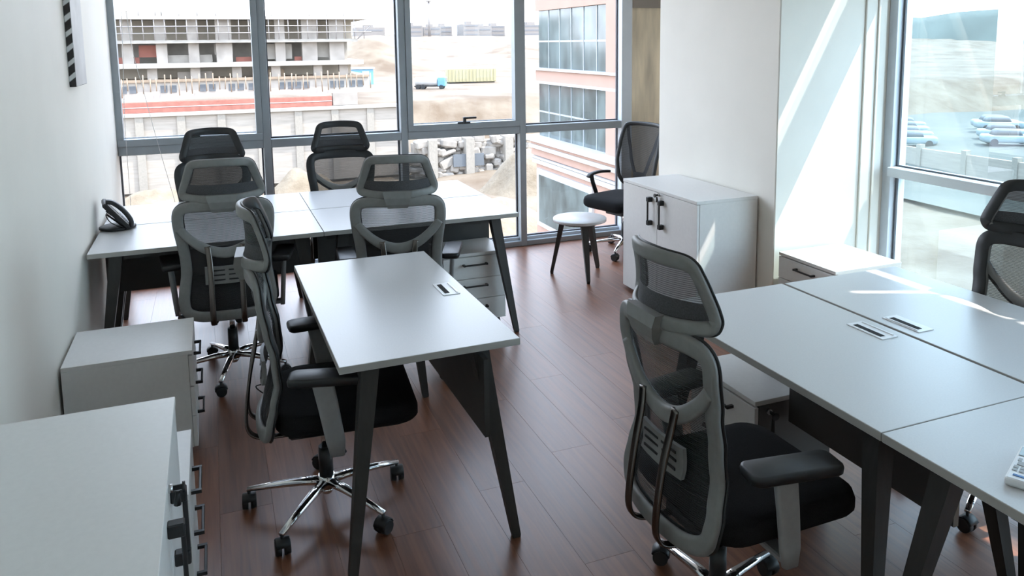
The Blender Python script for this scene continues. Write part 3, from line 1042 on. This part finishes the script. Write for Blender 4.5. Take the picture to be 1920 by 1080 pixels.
# ---- building under construction
cbx = thing('concrete_building', 'unfinished concrete building with scaffolding, seen through the left windows', 'building', (0, 75, 0))
def part(name, b, m, parent=cbx, bev=0):
    return MB().box(*b, bevel=bev).build(name, m, parent)
part('slab', (-18, 15.0, -.6, 13, 4.12, 4.42), M['conc'])
part('slab', (-18, 13.9, -.4, 13, 2.05, 2.32), M['conc'])
part('slab', (-18, 14.4, -.4, 13, -.10, .32), M['conc'])
part('slab', (-18, 14.9, -.4, 13, -1.32, -1.10), M['timber'])
for zz, x0, x1, hh in ((4.42, -6.3, -3.1, .55), (4.42, -3.0, 0.2, 1.0), (4.42, .5, 2.1, .6), (4.42, 5.0, 5.6, 1.2), (4.42, 7.1, 7.7, 1.1), (4.42, 12.0, 13.2, .7)):
    part('roof_block', (x0, x1, 3.0, 4.5, zz, zz + hh), M['conc'])
for cx_ in (-9.5, -5.7, -3.0, -.4, 2.2, 4.9, 7.0, 9.7, 12.2):
    w_ = .55 if cx_ not in (9.7, 12.2, 2.2) else .85
    part('column', (cx_ - w_, cx_ + w_ * .6, .2, 1.0, 2.32, 4.12), M['concd'])
    part('column', (cx_ - w_, cx_ + w_ * .6, .2, 1.0, .32, 2.05), M['concd'])
for cx_ in (-8, -4, -.5, 3, 6.4, 10.2, 12.6):
    part('column', (cx_ - .4, cx_ + .4, .3, 1.1, -1.10, -.10), M['concd'])
for x0, x1, z0, z1, m in ((-18, 14, 2.32, 4.12, 'cream'), (-18, 13.5, .32, 2.05, 'blockw'), (-18, 13.8, -1.1, -.1, 'cream')):
    part('rear_wall', (x0, x1, 3.4, 3.6, z0, z1), M[m])
for x0, x1, z0, z1, m in ((-6.8, -5.0, .32, .85, 'redbrick'), (-5.0, -3.6, .85, 1.9, 'redbrick'), (-3.4, 1.0, .32, 1.0, 'blockw'), (1.2, 2.8, 1.0, 2.0, 'blockw'), (3.0, 5.2, .32, .75, 'redbrick'), (5.6, 8.0, .5, 1.9, 'blockw'), (8.2, 9.4, .32, .7, 'redbrick'), (10.0, 11.8, .6, 2.0, 'blockw'), (-2, .9, -1.1, -.5, 'concd'), (4.4, 7.2, -1.1, -.45, 'timber')):
    part('infill_wall', (x0, x1, 1.2, 1.4, z0, z1), M[m])
lw = part('front_wall', (-18, 14.8, -.2, .2, -2.75, -1.32), M['blockw'])
for wx in (-6.6, -3.4, -.2, 2.2, 3.9, 6.6, 8.0, 11.2, 13.0):
    for dx in (0, .75):
        MB().box(wx + dx, wx + dx + .55, -.24, -.19, -2.25, -1.62).build('window', M['winDark'], lw)
part('red_band', (-18, 11.2, -1.0, -.2, -3.42, -3.02), M['redbrick'])
part('white_line', (-18, 11.2, -1.02, -.2, -3.48, -3.42), M['whitetrim'])
part('red_band', (-18, 11.2, -1.0, -.2, -3.92, -3.48), M['redbrick'])
part('stair_shaft', (11.3, 13.6, -.9, -.2, -3.9, -2.75), M['concd'])
random.seed(3)
for i in range(40):
    sx_ = -7 + i * .56 + random.uniform(-.12, .12)
    z1 = -.75 + random.uniform(-.25, .15)
    MB().cyl((sx_, -.65, -2.3 + random.uniform(-.3, .3)), (sx_ + random.uniform(-.06, .06), -.65, z1), .05, n=5).build('formwork_prop', M['timber'], cbx)
for i in range(26):
    sx_ = -7 + i * .86
    MB().cyl((sx_, -.5, 2.32), (sx_ + random.uniform(-.05, .05), -.5, 4.3), .045, n=5).build('scaffold_pole', M['pole'], cbx)
for zz in (2.9, 3.5):
    MB().cyl((-8, -.55, zz), (15.2, -.55, zz + .05), .045, n=5).build('scaffold_rail', M['pole'], cbx)
for i in range(12):
    sx_ = -5 + i * 1.6 + random.uniform(-.3, .3)
    MB().cyl((sx_, .6, 4.42), (sx_, .6, 5.0 + random.uniform(-.2, .4)), .05, n=5).build('starter_bar', M['pole'], cbx)
MB().cyl((13.9, -.5, 2.3), (15.9, -.5, 4.3), .06, n=5).build('scaffold_brace', M['pole'], cbx)

# ---- retaining wall
rw = thing('retaining_wall', 'pale concrete retaining wall with posts below the unfinished building', 'wall', (0, 62, 0))
for i in range(9):
    x0 = -9.9 + i * 2.8
    for z0, z1 in ((-8.9, -5.6), (-5.5, -3.3)):
        part('panel', (x0 + .28, x0 + 2.52, .15, .5, z0, z1), M['panelw'], rw)
    part('post', (x0 - .28, x0 + .28, 0, .6, -8.9, -3.2), M['post'], rw)
part('post', (15.02, 15.6, 0, .6, -8.9, -3.2), M['post'], rw)
part('coping', (-10.2, 15.6, -.1, .7, -3.3, -3.08), M['conc'], rw)
part('mid_beam', (-10.2, 15.6, -.08, .1, -5.6, -5.5), M['conc'], rw)

# ---- rubble wall right of it
random.seed(11)
rb = thing('rubble_wall', 'broken stone wall at the pit edge seen through the third window bay', 'wall', (0, 60, 0))
for i in range(120):
    w_, h_ = random.uniform(.5, 1.5), random.uniform(.3, .8)
    cx_, cz_ = random.uniform(15.8, 25), -9.0 + random.random() ** 1.3 * 3.0
    dy = random.uniform(-.4, .3)
    rt = Matrix.Translation((cx_, dy, cz_)) @ Matrix.Rotation(random.gauss(0, .25), 4, 'Y') @ Matrix.Rotation(random.gauss(0, .2), 4, 'Z')
    MB().box(-w_ / 2, w_ / 2, 0, 1.3, -h_ / 2, h_ / 2, bevel=.12, rot=rt).build('stone', M['stone'], rb)
part('core', (15.6, 25.2, .5, 1.6, -9.3, -6.3), M['stone'], rb)
for px_ in (16.9, 20.0, 23.4):
    part('pier', (px_ - .35, px_ + .35, -.7, .6, -9.3, -5.9), M['post'], rb)
part('panel_dark', (18.6, 21.2, -.55, -.3, -8.2, -7.2), M['winDark'], rb)

def mound(label, cx_, cy_, rx, ry, h, seed):
    rows = []
    base = -9.3
    for i in range(13):
        k = i / 12
        row = []
        for j in range(28):
            a = 2 * PI * j / 28
            rr = k * (1 + .18 * mnoise.noise(Vector((math.cos(a) * 1.3, math.sin(a) * 1.3, seed))))
            px_, py_ = cx_ + math.cos(a) * rx * rr, cy_ + math.sin(a) * ry * rr
            z = base + (h + .5) * (math.cos(min(1, k) * PI) * .5 + .5) * (1 + .35 * mnoise.noise(Vector((px_ * .6, py_ * .6, seed))))
            row.append((px_, py_, z))
        row.append(row[0])
        rows.append(row)
    tag(MB().grid(rows).build('sand_mound', M['sand2']), label, 'sand mound', 'sand mounds in the pit')
mound('low sand mound below the retaining wall, first window bay', -3.2, 57, 4.5, 3, 1.0, 1)
mound('low sand mound below the retaining wall, second window bay', 6.5, 57, 4, 3, 1.5, 2)
mound('tall pale sand mound beside the pink building', 21.5, 51, 4.2, 5, 2.8, 3)
mound('broad sand mound at the foot of the pink building', 15.8, 42, 4.5, 5, 1.6, 4)

# ---- pink building
pk = thing('pink_building', 'pink rendered office wing with ribbon windows and white trims outside the window', 'building', (10, 0, 0))
YF_, YN_ = 21.3, 12.0
part('core', (.5, 3, YN_, YF_ - .4, -9.3, 9), M['pink'], pk)
for z0, z1 in ((2.72, 3.75), (.60, .93), (-9.3, -1.95)):
    part('wall_band', (0, .5, YN_, YF_, z0, z1), M['pink'], pk)
part('wall_band', (-.05, .5, YN_, YF_ + .3, -1.72, -1.48), M['pink'], pk)
for z0, z1, pr in ((.93, 1.0, .08), (.53, .60, .06), (-1.25, -1.10, .25), (-1.48, -1.36, .16), (-1.95, -1.82, .10), (-1.80, -1.74, .12)):
    part('white_trim', (-pr, .5, YN_, YF_ + .05 + pr, z0, z1), M['whitetrim'], pk)
part('wall_band', (-.12, .5, YN_, YF_ + .2, -1.36, -1.25), M['pink'], pk)
for z0, z1 in ((1.0, 2.72), (-1.10, .53), (3.75, 5.6)):
    n_ = 6
    y1, y0 = YF_ - .02, 16.55
    for i in range(n_):
        a, b2 = y0 + (y1 - y0) * i / n_, y0 + (y1 - y0) * (i + 1) / n_
        part('pane', (.10, .14, a + .014, b2 - .014, z0, z1), M['tower_glass'], pk)
        part('pane_bar', (.08, .14, a - .014, a + .014, z0, z1), M['alu'], pk)
    part('pane_bar', (.09, .14, y0, y1, z0 + (z1 - z0) * .45, z0 + (z1 - z0) * .45 + .05), M['alu'], pk)
    part('glass_back', (.16, .5, y0, y1, z0, z1), M['winDark'], pk)
    part('pier', (-.06, .5, 15.9, 16.55, z0, z1), M['pink'], pk)
    part('pier_strip', (-.03, .5, 15.3, 15.9, z0, z1), M['whitetrim'], pk)
    part('wall_panel', (0, .5, YN_, 15.3, z0, z1), M['pink'], pk)
wf = part('window_surround', (-.08, -.001, 17.3, 21.1, -3.9, -2.1), M['whitetrim'], pk)
MB().box(-.10, -.081, 17.5, 20.9, -3.75, -2.28).build('pane', M['tower_glass'], wf)
wf = part('window_surround', (-.08, -.001, 17.3, 21.1, -6.9, -4.9), M['whitetrim'], pk)
MB().box(-.10, -.081, 17.5, 20.9, -6.7, -5.1).build('pane', M['tower_glass'], wf)

# ---- far city, mast, trucks
random.seed(5)
def block(label, x, y, w, h, d=18, m='city', win=True):
    z = hz(x, y) - 1
    t = thing('apartment_block', label, 'building', (x, y, z), 0, 'far apartment blocks')
    part('wall', (-w / 2, w / 2, 0, d, 0, h), M[m], t)
    part('roof_house', (-w * .2, w * .15, d * .3, d * .6, h, h + 2.2), M[m], t)
    if win:
        nf = max(2, int(h / 3.2))
        for k in range(nf):
            part('window_row', (-w * .42, w * .42, -.12, -.001, 1.6 + k * h / nf, 1.6 + k * h / nf + 1.1), M['cityd'], t)
words = ['leftmost pale apartment block on the far horizon', 'second apartment block on the far horizon, right of the mast', 'third far apartment block on the horizon', 'fourth far apartment block, middle of the horizon row', 'fifth far apartment block on the horizon', 'sixth far apartment block on the horizon', 'rightmost far apartment block before the pink building']
for i, (x_, h_, w_) in enumerate(((148, 10.5, 17), (168, 8, 14), (182, 10, 13), (196, 10.5, 13), (211, 9.5, 14), (227, 10, 16), (250, 10, 20))):
    block(words[i], x_, 600 + (i % 3) * 14, w_, h_)
block('far block on the horizon left of the sand hill', 118, 610, 22, 9)
mz = hz(159, 598)
ms = thing('light_mast', 'tall light mast rising over the far apartment blocks', 'mast', (159.5, 592, mz))
MB().cyl((0, 0, 0), (0, 0, 27), 1.2, .8, n=8).build('pole', M['pole'], ms)
MB().cyl((0, 0, 26), (0, 0, 28), 2.2, 1.8, n=8).build('lamp_ring', M['pole'], ms)

tz = hz(26, 98)
tk2 = thing('tanker_truck', 'small blue and white tanker truck on the sand', 'truck', (26.9, 98.4, tz), D(-25))
tk2.scale = (.6, .6, .6)
part('cab', (2.3, 4.0, -1.1, 1.1, .6, 2.6), M['blue'], tk2, bev=.15)
MB().cyl((-2.6, 0, 1.65), (2.2, 0, 1.65), 1.0, n=16).build('tank', M['whitetrim'], tk2)
part('chassis', (-2.8, 3.8, -.9, .9, .55, .75), M['tyre'], tk2)
for wx in (-2, -.9, 3.1):
    for s in (-1, 1):
        MB().cyl((wx, s * .8, .5), (wx, s * 1.1, .5), .5, n=12).build('wheel', M['tyre'], tk2)
part('windscreen', (4.0, 4.03, -.9, .9, 1.6, 2.4), M['winDark'], tk2)
bz = hz(18, 112)
bx_ = thing('site_hut', 'small blue site hut beside the unfinished building', 'hut', (20.5, 113, bz))
part('walls', (-2.2, 2.2, 0, 3, 0, 2.3), M['blue'], bx_)
part('roof', (-2.4, 2.4, -.2, 3.2, 2.3, 2.5), M['whitetrim'], bx_)
part('door', (.6, 1.6, -.05, -.001, 0, 2.0), M['whitetrim'], bx_)
cz = hz(36, 108)
cn = thing('container', 'long yellow site container on the sand beyond the pit', 'container', (36.5, 109.2, cz), D(-6))
part('box', (-3.6, 3.6, 0, 2.4, .15, 2.1), M['yellow'], cn, bev=.04)
for i in range(14):
    part('rib', (-3.5 + i * .52, -3.3 + i * .52, -.06, -.001, .25, 2.0), M['yellow'], cn)
part('skid', (-3.4, 3.4, .2, 2.2, 0, .15), M['tyre'], cn)

# ---- seen through the right window: scrub hills, a low store and boundary walls
def ridge(label, pts, h, w, m):
    rows = []
    for (x, y) in pts:
        row = []
        for j in range(9):
            u = (j - 4) / 4
            d = Vector((x, y, 0)).normalized()
            q = Vector((x, y, 0)) + d * (u * w)
            row.append((q.x, q.y, -12 + (h + 12) * (math.cos(u * PI) * .5 + .5) * (1 + .25 * mnoise.noise(Vector((x * .02, y * .02, h))))))
        rows.append(row)
    tag(MB().grid(rows).build('hill_ridge', M[m]), label, 'hill')
ridge('grey green hill ridge beyond the right window', [(380 + 8 * math.sin(i), 20 + i * 26) for i in range(16)], 14, 60, 'hill')
M['paleblue'] = mat('pale_blue_paint', (0.20, 0.25, 0.27), 0.4)
cw = [(60, 52), (63.5, 55.5), (67, 59), (70.5, 62.5), (66, 47), (70, 50.5), (74, 54), (78, 57.5)]
cl = ['nearest', 'second', 'third', 'fourth', 'fifth', 'sixth', 'seventh', 'farthest']
def make_car():
    t = thing('parked_car', 'parked car', 'car', (0, 0, 0), 0, 'cars parked outside the right window')
    o2 = rrect(4.3, 1.75, .35, 4)
    MB().loft([[(x, y, z) for x, y in [(p[0] * k, p[1] * k) for p in o2]] for z, k in ((.28, .96), (.45, 1), (.8, 1), (.92, .95))]).build('body', M['paleblue'], t)
    o3 = rrect(2.4, 1.55, .3, 4, -.2)
    MB().loft([[(x * k, y * k, z) for x, y in o3] for z, k in ((.92, 1), (1.3, .86), (1.42, .74))]).build('cabin', M['winDark'], t)
    for wx in (-1.35, 1.35):
        for s_ in (-1, 1):
            MB().cyl((wx, s_ * .68, .32), (wx, s_ * .89, .32), .32, n=14).build('wheel', M['tyre'], t)
    return t
pc0 = make_car()
for i, (x_, y_) in enumerate(cw):
    c_ = pc0 if i == 0 else copy_tree(pc0)
    c_.location = (x_, y_, hz(x_, y_) + .25)
    c_.rotation_euler = (0, 0, D(-35))
    c_['label'] = cl[i] + ' pale blue car parked in the open beyond the right window'
bw = thing('boundary_wall', 'pale boundary wall outside the right window', 'wall', (52, 20, -9))
for i in range(14):
    part('panel', (0, .3, i * 4 + .2, i * 4 + 3.8, -1, 2.2), M['panelw'], bw)
    part('post', (-.1, .4, i * 4 - .2, i * 4 + .2, -1, 2.5), M['post'], bw)
